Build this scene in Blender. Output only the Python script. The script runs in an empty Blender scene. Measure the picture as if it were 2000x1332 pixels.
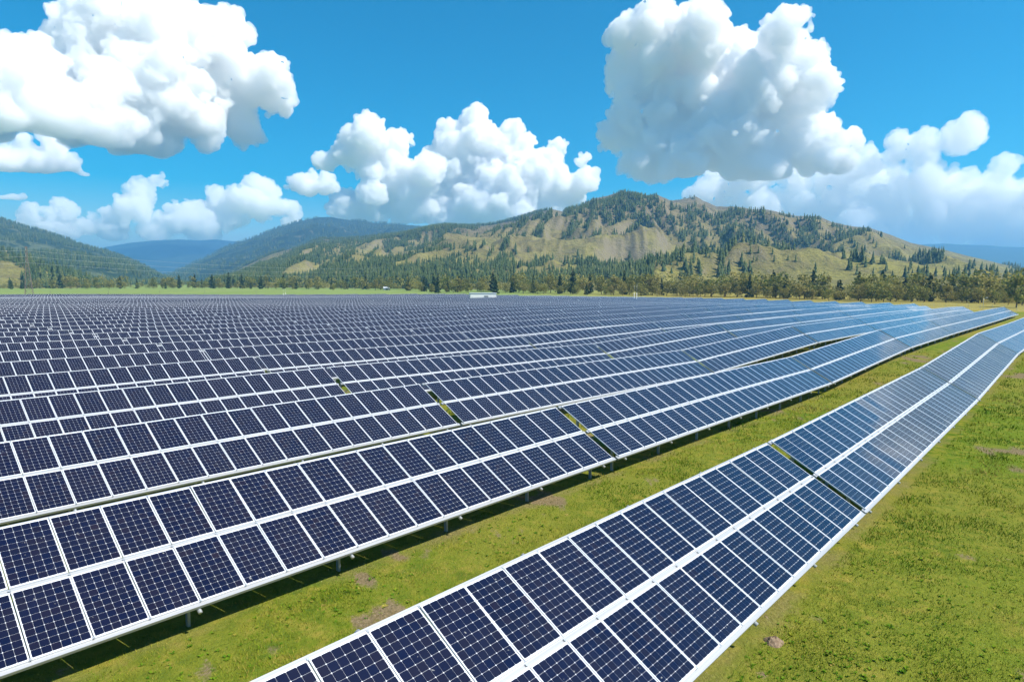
import bpy, bmesh, math, random, time
import numpy as np
from mathutils import Vector, Matrix, Euler

T_START = time.time()
sc = bpy.context.scene
COL = sc.collection
PI = math.pi

# ------------------------------------------------------------------ camera
F_PX = 1270.6                      # focal length in pixels of a 2000 px wide frame
PITCH = math.radians(5.395)
CAMZ = 8.0
cam = bpy.data.cameras.new('camera')
cam_ob = bpy.data.objects.new('camera', cam)
COL.objects.link(cam_ob)
cam.sensor_width = 36.0
cam.lens = 36.0 * F_PX / 2000.0
cam.clip_start = 0.1
cam.clip_end = 200000.0
cam_ob.location = (0, 0, CAMZ)
cam_ob.rotation_euler = (PI / 2 - PITCH, 0, 0)
sc.camera = cam_ob

# ------------------------------------------------------------------ sky and sun
SUN_AZ = math.radians(110)         # clockwise from the view direction
SUN_EL = math.radians(52)
world = bpy.data.worlds.new('World')
sc.world = world
world.use_nodes = True
wn = world.node_tree
bg = wn.nodes['Background']
sky = wn.nodes.new('ShaderNodeTexSky')
sky.sky_type = 'NISHITA'
sky.sun_disc = False
sky.sun_elevation = SUN_EL
sky.sun_rotation = SUN_AZ
sky.air_density = 1.0
sky.dust_density = 0.5
sky.ozone_density = 2.5
hsv = wn.nodes.new('ShaderNodeHueSaturation')
hsv.inputs['Hue'].default_value = 0.485
hsv.inputs['Saturation'].default_value = 2.05
hsv.inputs['Value'].default_value = 1.0
wn.links.new(sky.outputs[0], hsv.inputs['Color'])
wn.links.new(hsv.outputs[0], bg.inputs[0])
bg.inputs[1].default_value = 0.083

sun = bpy.data.lights.new('sun', 'SUN')
sun.energy = 5.0
sun.angle = math.radians(0.5)
sun.color = (1.0, 0.94, 0.84)
sun_ob = bpy.data.objects.new('sun', sun)
COL.objects.link(sun_ob)
SUN_DIR = Vector((math.sin(SUN_AZ) * math.cos(SUN_EL), math.cos(SUN_AZ) * math.cos(SUN_EL), math.sin(SUN_EL)))
sun_ob.rotation_euler = SUN_DIR.to_track_quat('Z', 'Y').to_euler()

sc.view_settings.view_transform = 'Standard'
sc.view_settings.look = 'None'
sc.view_settings.gamma = 1.0
sc.view_settings.use_curve_mapping = False
sc.view_settings.exposure = 0.78
cy = sc.cycles
cy.use_denoising = True
cy.use_adaptive_sampling = True
cy.adaptive_threshold = 0.015
cy.max_bounces = 28
cy.diffuse_bounces = 3
cy.glossy_bounces = 3
cy.transmission_bounces = 4
cy.volume_bounces = 26
cy.transparent_max_bounces = 8

# ------------------------------------------------------------------ helpers
def tag(o, label=None, cat=None, group=None, kind=None):
    if label: o['label'] = label
    if cat: o['category'] = cat
    if group: o['group'] = group
    if kind: o['kind'] = kind
    return o

def link(name, data, parent=None, loc=None, rot=None, scale=None):
    o = bpy.data.objects.new(name, data)
    COL.objects.link(o)
    if parent is not None: o.parent = parent
    if loc is not None: o.location = loc
    if rot is not None: o.rotation_euler = rot
    if scale is not None: o.scale = scale
    return o

def np_mesh(name, V, faces, mats=(), mat_index=None, smooth=False):
    """faces: list of (m,k) int arrays"""
    V = np.asarray(V, dtype=np.float32)
    if not isinstance(faces, (list, tuple)): faces = [faces]
    faces = [np.asarray(f, dtype=np.int32) for f in faces if len(f)]
    me = bpy.data.meshes.new(name)
    me.vertices.add(len(V)); me.vertices.foreach_set('co', V.ravel())
    tot = sum(f.size for f in faces); npoly = sum(len(f) for f in faces)
    me.loops.add(tot); me.polygons.add(npoly)
    me.loops.foreach_set('vertex_index', np.concatenate([f.ravel() for f in faces]))
    ls = []; s = 0
    for f in faces:
        ls.append(s + np.arange(len(f)) * f.shape[1]); s += f.size
    me.polygons.foreach_set('loop_start', np.concatenate(ls).astype(np.int32))
    if smooth: me.polygons.foreach_set('use_smooth', np.ones(npoly, dtype=bool))
    for m in mats: me.materials.append(m)
    if mat_index is not None: me.polygons.foreach_set('material_index', np.asarray(mat_index, dtype=np.int32))
    me.update(calc_edges=True)
    me.validate()
    return me

def set_attr(me, name, vals, domain='POINT'):
    a = me.attributes.new(name, 'FLOAT', domain)
    a.data.foreach_set('value', np.asarray(vals, dtype=np.float32))

class MB:
    """collects simple solids into one mesh"""
    def __init__(self): self.v = []; self.f = []; self.m = []
    def add(self, verts, faces, mi=0):
        n = len(self.v); self.v += [tuple(p) for p in verts]
        for f in faces: self.f.append(tuple(i + n for i in f)); self.m.append(mi)
    def box(self, a, b, mi=0):
        x0, y0, z0 = a; x1, y1, z1 = b
        self.add([(x0,y0,z0),(x1,y0,z0),(x1,y1,z0),(x0,y1,z0),(x0,y0,z1),(x1,y0,z1),(x1,y1,z1),(x0,y1,z1)],
                 [(0,3,2,1),(4,5,6,7),(0,1,5,4),(1,2,6,5),(2,3,7,6),(3,0,4,7)], mi)
    def bar(self, p, q, w, h=None, mi=0, up=(0,0,1)):
        h = h or w
        p = Vector(p); q = Vector(q); d = (q - p).normalized(); upv = Vector(up)
        if abs(d.dot(upv)) > .99: upv = Vector((1, 0, 0))
        s = d.cross(upv).normalized(); t = s.cross(d)
        vs = []
        for c in (p, q):
            for a, b in ((-1,-1),(1,-1),(1,1),(-1,1)): vs.append(c + s * (a * w / 2) + t * (b * h / 2))
        self.add(vs, [(0,1,2,3),(7,6,5,4),(0,4,5,1),(1,5,6,2),(2,6,7,3),(3,7,4,0)], mi)
    def tube(self, pts, radii, n=8, mi=0, caps=True):
        pts = [Vector(p) for p in pts]; base = len(self.v)
        d = (pts[-1] - pts[0]).normalized(); up = Vector((0, 0, 1)) if abs(d.z) < .95 else Vector((1, 0, 0))
        s = d.cross(up).normalized(); t = s.cross(d)
        for p, r in zip(pts, radii):
            for k in range(n):
                a = 2 * PI * k / n
                self.v.append(tuple(p + s * (r * math.cos(a)) + t * (r * math.sin(a))))
        for i in range(len(pts) - 1):
            for k in range(n):
                k2 = (k + 1) % n
                self.f.append((base + i*n + k, base + i*n + k2, base + (i+1)*n + k2, base + (i+1)*n + k)); self.m.append(mi)
        if caps:
            self.f.append(tuple(base + k for k in reversed(range(n)))); self.m.append(mi)
            self.f.append(tuple(base + (len(pts)-1)*n + k for k in range(n))); self.m.append(mi)
    def mesh(self, name, mats, smooth=False):
        me = bpy.data.meshes.new(name); me.from_pydata(self.v, [], self.f)
        for m in (mats if isinstance(mats, (list, tuple)) else [mats]): me.materials.append(m)
        me.polygons.foreach_set('material_index', np.array(self.m, dtype=np.int32))
        if smooth: me.polygons.foreach_set('use_smooth', np.ones(len(self.f), dtype=bool))
        me.update(); return me

def _hash(i, j, k, s):
    n = (i * 374761393 + j * 668265263 + k * 2147483647 + s * 974711) & 0xFFFFFFFF
    n = ((n ^ (n >> 13)) * 1274126177) & 0xFFFFFFFF
    n = ((n ^ (n >> 16)) * 2246822519) & 0xFFFFFFFF
    return ((n ^ (n >> 15)) & 0xFFFFFF) / float(0xFFFFFF)

def vnoise(P, s=0):
    P = np.asarray(P, float); I = np.floor(P).astype(np.int64); f = P - I; f = f*f*f*(f*(f*6-15)+10)
    r = 0
    for a in (0, 1):
        for b in (0, 1):
            for c in (0, 1):
                w = (f[:,0] if a else 1-f[:,0]) * (f[:,1] if b else 1-f[:,1]) * (f[:,2] if c else 1-f[:,2])
                r = r + w * _hash(I[:,0]+a, I[:,1]+b, I[:,2]+c, s)
    return r * 2 - 1

def noise2(x, y, s=0):
    x = np.asarray(x, float); sh = x.shape
    P = np.stack([x.ravel(), np.asarray(y, float).ravel(), np.full(x.size, .37)], 1)
    return vnoise(P, s).reshape(sh)

def fbm2(x, y, oct=4, s=0, gain=.5):
    r = 0; a = 1; t = 0
    for o in range(oct):
        r = r + a * noise2(x * 2**o + 13.7*o, y * 2**o - 7.1*o, s + o); t += a; a *= gain
    return r / t

def ridged2(x, y, oct=4, s=0, gain=.5):
    r = 0; a = 1; t = 0
    for o in range(oct):
        n = 1 - np.abs(noise2(x * 2**o + 5.3*o, y * 2**o + 9.1*o, s + o)) * 1.6
        r = r + a * n; t += a; a *= gain
    return r / t

def smooth(e0, e1, x):
    t = np.clip((x - e0) / (e1 - e0), 0, 1); return t*t*(3 - 2*t)

def ray(px, py):
    a = (px - 1000) / F_PX; b = -(py - 666) / F_PX
    return np.array([a, math.cos(PITCH) + b*math.sin(PITCH), -math.sin(PITCH) + b*math.cos(PITCH)])

def project(x, y, z):
    z = z - CAMZ
    d = y * math.cos(PITCH) - z * math.sin(PITCH); b = y * math.sin(PITCH) + z * math.cos(PITCH)
    d = np.where(d < .01, .01, d)
    return 1000 + F_PX * x / d, 666 - F_PX * b / d, d

# ------------------------------------------------------------------ materials
def mat(name, rough=.6, metal=0., color=(.5,.5,.5), spec=.5):
    m = bpy.data.materials.new(name); m.use_nodes = True
    b = m.node_tree.nodes['Principled BSDF']
    b.inputs['Base Color'].default_value = (*color, 1); b.inputs['Roughness'].default_value = rough
    b.inputs['Metallic'].default_value = metal; b.inputs['Specular IOR Level'].default_value = spec
    return m, m.node_tree, b

class N:
    def __init__(self, t): self.t = t
    def node(self, typ, **kw):
        n = self.t.nodes.new(typ)
        for k, v in kw.items(): setattr(n, k, v)
        return n
    def noise(self, scale, detail=4, vec=None, rough=.55):
        n = self.node('ShaderNodeTexNoise'); n.inputs['Scale'].default_value = scale
        n.inputs['Detail'].default_value = detail; n.inputs['Roughness'].default_value = rough
        if vec is not None: self.t.links.new(vec, n.inputs['Vector'])
        return n.outputs['Fac']
    def pos(self): return self.node('ShaderNodeNewGeometry').outputs['Position']
    def attr(self, name):
        n = self.node('ShaderNodeAttribute'); n.attribute_name = name; return n.outputs['Fac']
    def ramp(self, fac, stops):
        n = self.node('ShaderNodeValToRGB'); e = n.color_ramp.elements
        while len(e) < len(stops): e.new(.5)
        for i, (p, c) in enumerate(stops):
            e[i].position = p; e[i].color = (*c, 1) if len(c) == 3 else c
        self.t.links.new(fac, n.inputs[0]); return n.outputs['Color']
    def mix(self, fac, a, b, mode='MIX'):
        n = self.node('ShaderNodeMix', data_type='RGBA', blend_type=mode)
        for sock, v in ((n.inputs[0], fac), (n.inputs[6], a), (n.inputs[7], b)):
            if hasattr(v, 'links') or isinstance(v, bpy.types.NodeSocket): self.t.links.new(v, sock)
            elif isinstance(v, (int, float)): sock.default_value = v
            else: sock.default_value = (*v, 1)
        return n.outputs[2]
    def math(self, op, a, b=None, clamp=False):
        n = self.node('ShaderNodeMath', operation=op); n.use_clamp = clamp
        for i, v in enumerate((a, b)):
            if v is None: continue
            if isinstance(v, (int, float)): n.inputs[i].default_value = v
            else: self.t.links.new(v, n.inputs[i])
        return n.outputs[0]
    def range(self, v, a, b, c=0., d=1.):
        n = self.node('ShaderNodeMapRange'); self.t.links.new(v, n.inputs[0])
        for i, k in enumerate((a, b, c, d)): n.inputs[i+1].default_value = k
        return n.outputs[0]
    def dot(self, v, w):
        n = self.node('ShaderNodeVectorMath', operation='DOT_PRODUCT'); self.t.links.new(v, n.inputs[0]); n.inputs[1].default_value = w
        return n.outputs['Value']
    def bump(self, h, strength, dist=.1):
        n = self.node('ShaderNodeBump'); n.inputs['Strength'].default_value = strength; n.inputs['Distance'].default_value = dist
        self.t.links.new(h, n.inputs['Height']); return n.outputs[0]

# ------------------------------------------------------------------ layout of the solar field
PSI = 0.7322                       # azimuth of the rows
TAU = 0.5074                       # tilt of the panels
U = np.array([math.sin(PSI), math.cos(PSI)])      # along a row
Hh = np.array([-math.cos(PSI), math.sin(PSI)])    # across the rows, up the slope of the panels
CT, ST = math.cos(TAU), math.sin(TAU)
P_MOD, MW, MH, MGAP = 1.012, 0.992, 1.65, 0.10
SLOPE_LEN = 2 * MH + MGAP
LOW_H = 0.82                       # height of the low edge above ground
ROW0, ROWP = 5.0, 9.07
def AC(x, y): return x * U[0] + y * U[1], x * Hh[0] + y * Hh[1]
def XY(a, c): return a * U[0] + c * Hh[0], a * U[1] + c * Hh[1]

# ------------------------------------------------------------------ terrain heights (low-edge heights read off the rows)
TP = []
for c, lst in {5: [(0,-6.9),(22,-7.16),(48,-7.1),(72,-6.5),(99,-7.0),(130,-7.3),(200,-8.4)],
               14: [(0,-6.85),(22,-7.13),(50,-7.48),(77,-6.98),(103,-7.1),(130,-7.4),(160,-7.9),(200,-8.5)],
               23: [(2,-6.85),(22,-7.1),(50.5,-7.6),(78,-6.98),(130,-7.4),(206,-8.85)],
               32: [(6,-6.82),(22,-7.06),(50.5,-7.71),(211,-9.12)],
               41: [(7.5,-6.88),(22,-7.06),(50,-7.49),(245,-9.16)],
               50: [(9,-6.98),(22,-7.21),(50,-7.58)], 59: [(10.6,-7.11),(22,-7.31),(50,-7.6)],
               68.5: [(12,-7.22),(22,-7.39),(50.5,-7.87)], 77.5: [(14,-7.28),(22,-7.43),(50,-7.84)],
               86.6: [(15,-7.3),(22,-7.55),(50,-7.78)], 95.7: [(22,-7.64)], 105: [(22,-7.55)], 114: [(22,-7.5)],
               100: [(100,-7.6),(200,-9.0)], 155: [(260,-9.3),(30,-7.7)], 200: [(60,-7.9),(120,-8.2)],
               245: [(232,-9.3)], 300: [(150,-8.9),(60,-8.5)], 400: [(72,-9.0)],
               -30: [(0,-7.3),(60,-7.2),(120,-7.8),(250,-9.4)], -20: [(-40,-7.0)], 60.1: [(-60,-6.9)], 150: [(-60,-7.4)]}.items():
    for a, z in lst: TP.append((a, c, z + 8 - LOW_H))
TP = np.array(TP)
def _tps(r2): return np.where(r2 < 1e-9, 0, .5 * r2 * np.log(r2 + 1e-12))
_n = len(TP); _A = np.zeros((_n+3, _n+3))
_d2 = ((TP[:, None, :2] - TP[None, :, :2])**2).sum(2) / 1e4
_A[:_n, :_n] = _tps(_d2) + np.eye(_n) * 2e-3
_A[:_n, _n] = 1; _A[:_n, _n+1:] = TP[:, :2] / 100; _A[_n:, :_n] = _A[:_n, _n:].T
_w = np.linalg.solve(_A, np.concatenate([TP[:, 2], np.zeros(3)]))
FAR_Z = -2.4
def ground_ac(a, c):
    a = np.asarray(a, float); c = np.asarray(c, float); sh = a.shape
    a = a.ravel(); c = c.ravel(); z = np.empty(a.size)
    for i in range(0, a.size, 40000):
        q = np.stack([a[i:i+40000], c[i:i+40000]], 1)
        d2 = ((q[:, None, :] - TP[None, :, :2])**2).sum(2) / 1e4
        z[i:i+40000] = _tps(d2) @ _w[:_n] + _w[_n] + q @ _w[_n+1:] / 100
    z = np.clip(z, -3.2, 1.2)
    z = z + .35 * np.sin(a/26 + c/47) * smooth(70, 140, np.hypot(a, c)) * np.sin(c/33)
    dd = np.hypot(a - 90, c - 130)
    w = smooth(230, 420, dd)
    z = z * (1 - w) + FAR_Z * w
    return z.reshape(sh)
def ground_xy(x, y):
    a, c = AC(np.asarray(x, float), np.asarray(y, float)); return ground_ac(a, c)
def gz(x, y): return float(ground_xy(np.array([x]), np.array([y]))[0])

def dirt_mask(x, y):
    n = fbm2(x/1.5, y/1.5, 3, 41) * .62 + fbm2(x/.5, y/.5, 2, 77) * .3 + .34 * fbm2(x/9, y/9, 2, 90)
    return smooth(.165, .33, n)

# ground sheet: polar grid round the camera, to the horizon
def build_ground():
    nr, na = 400, 440
    r = np.concatenate([[0.5], 3.0 * (60000/3.0) ** (np.linspace(0, 1, nr) ** 1.0)])
    th = np.linspace(0, 2*PI, na, endpoint=False)
    th = th + .62*np.sin(th)*-1.0 * 1.0      # finer in front of the camera
    R, TH = np.meshgrid(r, th, indexing='ij')
    X = R * np.sin(TH); Y = R * np.cos(TH)
    Z = np.where(R < 1500, ground_xy(np.where(R < 1500, X, 0), np.where(R < 1500, Y, 0)), FAR_Z)
    Z = Z + .03 * fbm2(X/1.3, Y/1.3, 3, 11) * (1 - smooth(60, 120, R))
    V = np.stack([X, Y, Z], 2).reshape(-1, 3)
    i = np.arange(len(r)-1)[:, None] * na; j = np.arange(na)[None, :]; j2 = (j + 1) % na
    Fq = np.stack([i + j, i + na + j, i + na + j2, i + j2], 2).reshape(-1, 4)[:, ::-1]
    me = np_mesh('ground', V, Fq, [M_GROUND], smooth=True)
    d = dirt_mask(X.ravel(), Y.ravel()) * (1 - smooth(90, 160, R.ravel()))
    set_attr(me, 'dirt', d)
    tag(link('ground', me), kind='structure')

# ground material
M_GROUND, t, b = mat('grassy_ground', .95, spec=.05)
n = N(t); P = n.pos()
cr = n.dot(P, (float(Hh[0]), float(Hh[1]), 0))
al = n.dot(P, (float(U[0]), float(U[1]), 0))
n1 = n.noise(.35, 5, P); n2 = n.noise(2.3, 5, P); n3 = n.noise(14, 4, P); n4 = n.noise(.045, 3, P)
grass = n.ramp(n2, [(.34, (.052,.112,.007)), (.5, (.128,.168,.014)), (.66, (.240,.212,.034))])
grass = n.mix(n.range(n1, .38, .66), grass, n.ramp(n3, [(.3, (.075,.138,.009)), (.7, (.165,.20,.018))]))
grass = n.mix(n.range(n4, .40, .62, 0, .6), grass, (.250,.200,.040))
soil = n.ramp(n3, [(.3, (.13,.09,.05)), (.7, (.26,.19,.125))])
dm = n.range(n.math('ADD', n.attr('dirt'), n.math('MULTIPLY', n.math('SUBTRACT', n3, .5), 1.1)), .35, .8)
# bare drip strip under the low edge of each row
ph = n.math('MODULO', n.math('ADD', n.math('SUBTRACT', cr, ROW0 - 2.0), ROWP * 20), ROWP)
strip = n.math('MULTIPLY', n.range(n.math('ADD', ph, n.math('MULTIPLY', n2, 1.2)), 2.35, 2.8), n.range(n.math('ADD', ph, n.math('MULTIPLY', n2, 1.2)), 3.6, 3.2))
infield = n.math('MULTIPLY', n.range(cr, ROW0 - .9, ROW0 - .5), n.range(al, 262, 258))
strip = n.math('MULTIPLY', strip, n.math('MULTIPLY', infield, n.range(n1, .42, .66, .0, .55)))
colr = n.mix(n.math('MAXIMUM', n.math('MULTIPLY', dm, .85), strip), grass, soil)
# mown meadow beyond the field: fresh green on the left, yellow crop on the right, its gold partly warm glow put into the colour
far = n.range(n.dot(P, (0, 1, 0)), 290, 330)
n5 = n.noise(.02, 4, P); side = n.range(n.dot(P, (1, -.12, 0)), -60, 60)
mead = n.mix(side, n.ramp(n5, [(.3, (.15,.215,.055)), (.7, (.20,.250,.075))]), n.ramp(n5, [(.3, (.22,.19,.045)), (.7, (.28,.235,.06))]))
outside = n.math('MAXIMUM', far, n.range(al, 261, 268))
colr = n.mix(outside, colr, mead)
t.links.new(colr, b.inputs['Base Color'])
hh = n.math('ADD', n.noise(9, 6, P), n.math('MULTIPLY', n.noise(40, 3, P), .5))
t.links.new(n.bump(hh, .7, .12), b.inputs['Normal'])
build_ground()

# ------------------------------------------------------------------ grass on the near ground
M_GRASS, t, b = mat('grass_blades', .8, spec=.05)
n = N(t); g = n.attr('tint')
gc = n.ramp(g, [(0, (.050,.128,.006)), (.4, (.115,.19,.010)), (.75, (.225,.230,.020)), (1, (.35,.27,.07))])
t.links.new(gc, b.inputs['Base Color'])
b.inputs['Subsurface Weight'].default_value = 0
def build_grass():
    rg = np.random.default_rng(3)
    m = 700000
    r = np.exp(rg.uniform(math.log(9.0), math.log(85), m)); th = rg.uniform(-.98, .98, m)
    x = r*np.sin(th); y = r*np.cos(th)
    a, c = AC(x, y)
    ph = np.mod(c - ROW0 + 90.7, ROWP)
    keep = (c < ROW0 + .5) | ((ph < .9) | (ph > 2.6)) & (c < 34)
    keep &= ~((c > ROW0 + .0) & (c < ROW0 + 2.9)) & ~((c > ROW0 - 2) & (ph > -.0) & (ph < .55) & (rg.random(m) < .55))
    d = dirt_mask(x, y)
    cl = fbm2(x/1.1, y/1.1, 3, 5)
    keep &= rg.random(m) < np.clip((1 - d*1.1) * (.55 + 1.1*cl), .02, 1)
    gpx, gpy, gd = project(x, y, np.zeros(m)); keep &= (gpx > -500) & (gpx < 2600) & (gpy < 1700)
    x, y, r, cl, d = x[keep], y[keep], r[keep], cl[keep], d[keep]; m = len(x)
    z = ground_xy(x, y) - .01
    hgt = rg.uniform(.035, .085, m) * (1 + .8*np.clip(cl, 0, 1)) * np.clip(r/20, 1, 1.8)
    wd = rg.uniform(.004, .009, m) * np.clip(r/14, 1, 4)
    an = rg.uniform(0, 2*PI, m); ln = rg.uniform(.15, .9, m) * hgt; la = rg.uniform(0, 2*PI, m)
    V = np.empty((m, 3, 3))
    V[:,0] = np.stack([x - wd*np.cos(an), y - wd*np.sin(an), z], 1)
    V[:,1] = np.stack([x + wd*np.cos(an), y + wd*np.sin(an), z], 1)
    V[:,2] = np.stack([x + ln*np.cos(la), y + ln*np.sin(la), z + hgt], 1)
    me = np_mesh('grass', V.reshape(-1, 3), np.arange(m*3).reshape(-1, 3), [M_GRASS])
    tint = np.clip(.40 + 1.15*fbm2(x/2.4, y/2.4, 3, 21) + .5*fbm2(x/12, y/12, 2, 25) + rg.normal(0, .15, m) + .3*d, 0, 1)
    set_attr(me, 'tint', np.repeat(tint, 3))
    tag(link('grass', me), 'short patchy meadow grass between and beside the solar rows', 'grass', kind='stuff')
    print('grass', m)
build_grass()
def build_weeds():
    rg = np.random.default_rng(8); Vs, Fs, Ts = [], [], []; base = 0
    nw = 11000; r = np.exp(rg.uniform(math.log(10), math.log(60), nw)); th = rg.uniform(-.78, .78, nw); x = r*np.sin(th); y = r*np.cos(th)
    a, c = AC(x, y); ph = np.mod(c - ROW0 + 90.7, ROWP)
    gp, gq, gd = project(x, y, np.zeros(nw)); d = fbm2(x/2.2, y/2.2, 3, 33)
    k = ((c < ROW0 - .2) | ((ph > 3.2) & (c < 15))) & (gp > -120) & (gp < 2120) & (gq < 1450) & (d > rg.uniform(-.25, .35, nw))
    x, y = x[k], y[k]; z = ground_xy(x, y)
    for i in range(len(x)):
        m = rg.integers(6, 13); an = rg.uniform(0, 2*PI, m); ln = rg.uniform(.025, .075, m)*rg.uniform(.7, 1.4); el = rg.uniform(.15, 1.0, m); w = ln*rg.uniform(.16, .34, m)
        dx, dy, dz = np.cos(an)*np.cos(el), np.sin(an)*np.cos(el), np.sin(el); sx, sy = -np.sin(an), np.cos(an)
        o = np.array([x[i], y[i], z[i]])
        P0 = np.tile(o, (m, 1)); tip = o + np.stack([dx, dy, dz*.8], 1)*ln[:, None]; mid = o + np.stack([dx, dy, dz], 1)*(ln*.55)[:, None]; sd = np.stack([sx, sy, 0*sx], 1)*w[:, None]
        Vs.append(np.stack([P0, mid - sd, tip, mid + sd], 1).reshape(-1, 3)); Fs.append(np.arange(m*4).reshape(-1, 4) + base); base += m*4
        Ts.append(np.full(m*4, np.clip(rg.normal(.22, .15) + (.6 if rg.random() < .10 else 0), 0, 1)))
    me = np_mesh('weeds', np.concatenate(Vs), np.concatenate(Fs), [M_GRASS]); set_attr(me, 'tint', np.concatenate(Ts))
    tag(link('weeds', me), 'broad-leaved weeds and darker herb clumps in the short grass', 'weeds', kind='stuff')
build_weeds()
# soil mound thrown up in the grass beside the outer row
M_SOIL, t, b = mat('loose_soil', .95, spec=.1)
n = N(t); P = n.pos(); s1 = n.noise(18, 5, P)
t.links.new(n.ramp(s1, [(.3, (.14,.095,.06)), (.7, (.30,.22,.15))]), b.inputs['Base Color']); t.links.new(n.bump(s1, .8, .05), b.inputs['Normal'])
def mound(px, py, rad, h, seed, label):
    v = ray(px, py); q = v * (-8.0 / v[2]); x0, y0 = q[0], q[1]; z0 = gz(x0, y0)
    rr = np.linspace(0, 1, 9)[1:]; na = 22; vs = [(0, 0, h)]; fs = []
    for i, k in enumerate(rr):
        for j in range(na):
            th = 2*PI*j/na; q = rad*k*(1 + .16*float(vnoise([[math.cos(th)*1.3, math.sin(th)*1.3, seed]], 4)[0]))
            nz = float(vnoise([[q*math.cos(th)*14, q*math.sin(th)*14, seed]], 8)[0])
            vs.append((q*math.cos(th), q*math.sin(th), h*(1-k*k)**1.2 + nz*.035*(1-k*.7) - .01*k))
    for j in range(na): fs.append((0, 1+j, 1+(j+1) % na))
    for i in range(len(rr)-1):
        for j in range(na): fs.append((1+i*na+j, 1+(i+1)*na+j, 1+(i+1)*na+(j+1) % na, 1+i*na+(j+1) % na))
    me = bpy.data.meshes.new('soil_mound'); me.from_pydata(vs, [], fs); me.materials.append(M_SOIL); me.update()
    tag(link('soil_mound', me, loc=(x0, y0, z0 - .01)), label, 'soil mound')
mound(1510, 1264, .24, .13, 1, 'small round mound of bare brown soil in the grass beside the outer row')

# ------------------------------------------------------------------ solar materials
M_FRAME, t, b = mat('anodised_frame', .38, .25, (.70,.71,.73))
M_RAIL, t, b = mat('zinc_rail', .42, .35, (.66,.67,.68))
n = N(t); t.links.new(n.ramp(n.noise(3, 4), [(.3, (.36,.37,.38)), (.7, (.47,.48,.49))]), b.inputs['Base Color'])
M_STEEL, t, b = mat('galvanised_steel', .5, .55, (.34,.37,.40))
n = N(t); t.links.new(n.ramp(n.noise(6, 4), [(.3, (.26,.29,.32)), (.7, (.42,.45,.48))]), b.inputs['Base Color'])
M_BACK, t, b = mat('white_backsheet', .3, 0, (.64,.65,.68))
b.inputs['Coat Weight'].default_value = 1; b.inputs['Coat Roughness'].default_value = .06
M_CELL, t, b = mat('silicon_cell', .28, 0, (.012,.016,.05))
n = N(t)
oi = n.node('ShaderNodeObjectInfo').outputs['Random']
cv = n.attr('cellrand')
cc = n.ramp(cv, [(0, (.0034,.0056,.026)), (.55, (.0062,.0068,.021)), (1, (.014,.0095,.020))])
cc = n.mix(n.range(oi, 0, 1, 0, .45), cc, (.011,.010,.026))
dust = n.noise(1.2, 4, n.pos())
cc = n.mix(n.range(dust, .4, .8, 0, .018), cc, (.22,.21,.20))
cc = n.mix(n.range(n.noise(9, 2, n.pos()), .735, .76, 0, .5), cc, (.45,.44,.40))
t.links.new(cc, b.inputs['Base Color'])
b.inputs['Specular IOR Level'].default_value = .08; b.inputs['Coat IOR'].default_value = 1.38; b.inputs['Coat Weight'].default_value = 1; b.inputs['Coat Roughness'].default_value = .05
t.links.new(n.range(dust, .3, .8, .03, .14), b.inputs['Coat Roughness'])

# ------------------------------------------------------------------ solar module meshes
CP = .1575; CSZ = .1548; CH = .012
cell_x0 = (MW - 6*CP) / 2; cell_y0 = (MH - 10*CP) / 2
def cell_poly(cx, cy, z):
    s = CSZ / 2; k = s - CH
    return [(cx-k,cy-s,z),(cx+k,cy-s,z),(cx+s,cy-k,z),(cx+s,cy+k,z),(cx+k,cy+s,z),(cx-k,cy+s,z),(cx-s,cy+k,z),(cx-s,cy-k,z)]
def module_body(mb, ox=0, frame=0, back=1):
    fw, th = .022, .04
    mb.box((ox, 0, -th), (ox+fw, MH, 0), frame); mb.box((ox+MW-fw, 0, -th), (ox+MW, MH, 0), frame)
    mb.box((ox+fw, 0, -th), (ox+MW-fw, fw, -.0003), frame); mb.box((ox+fw, MH-fw, -th), (ox+MW-fw, MH, -.0003), frame)
    mb.box((ox+fw, fw, -.012), (ox+MW-fw, MH-fw, -.003), back)
def cells(mb, ox=0, mi=0):
    for i in range(6):
        for j in range(10):
            mb.add(cell_poly(ox + cell_x0 + (i+.5)*CP, cell_y0 + (j+.5)*CP, -.0015), [tuple(range(8))], mi)
def cell_attr(me, sel, seed):
    rg = np.random.default_rng(seed); v = np.zeros(len(me.polygons)); v[sel] = np.clip(rg.beta(1.4, 2.2, len(sel)), 0, 1)
    set_attr(me, 'cellrand', v, 'FACE')
mb = MB(); module_body(mb); ME_BODY = mb.mesh('module_body', [M_FRAME, M_BACK])
ME_CELLS = []; ME_MODULE = []
for k in range(4):
    mb = MB(); cells(mb); me = mb.mesh('cell_sheet', [M_CELL]); cell_attr(me, np.arange(len(me.polygons)), k); ME_CELLS.append(me)
    mb = MB(); module_body(mb); n0 = len(mb.f); cells(mb, 0, 2); me = mb.mesh('module', [M_FRAME, M_BACK, M_CELL])
    cell_attr(me, np.arange(n0, len(me.polygons)), 10+k); ME_MODULE.append(me)
ME_CELL1 = []
for k in range(4):
    mb = MB(); mb.add(cell_poly(0, 0, 0), [tuple(range(8))]); me = mb.mesh('cell', [M_CELL]); set_attr(me, 'cellrand', [k/4.5], 'FACE'); ME_CELL1.append(me)

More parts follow.
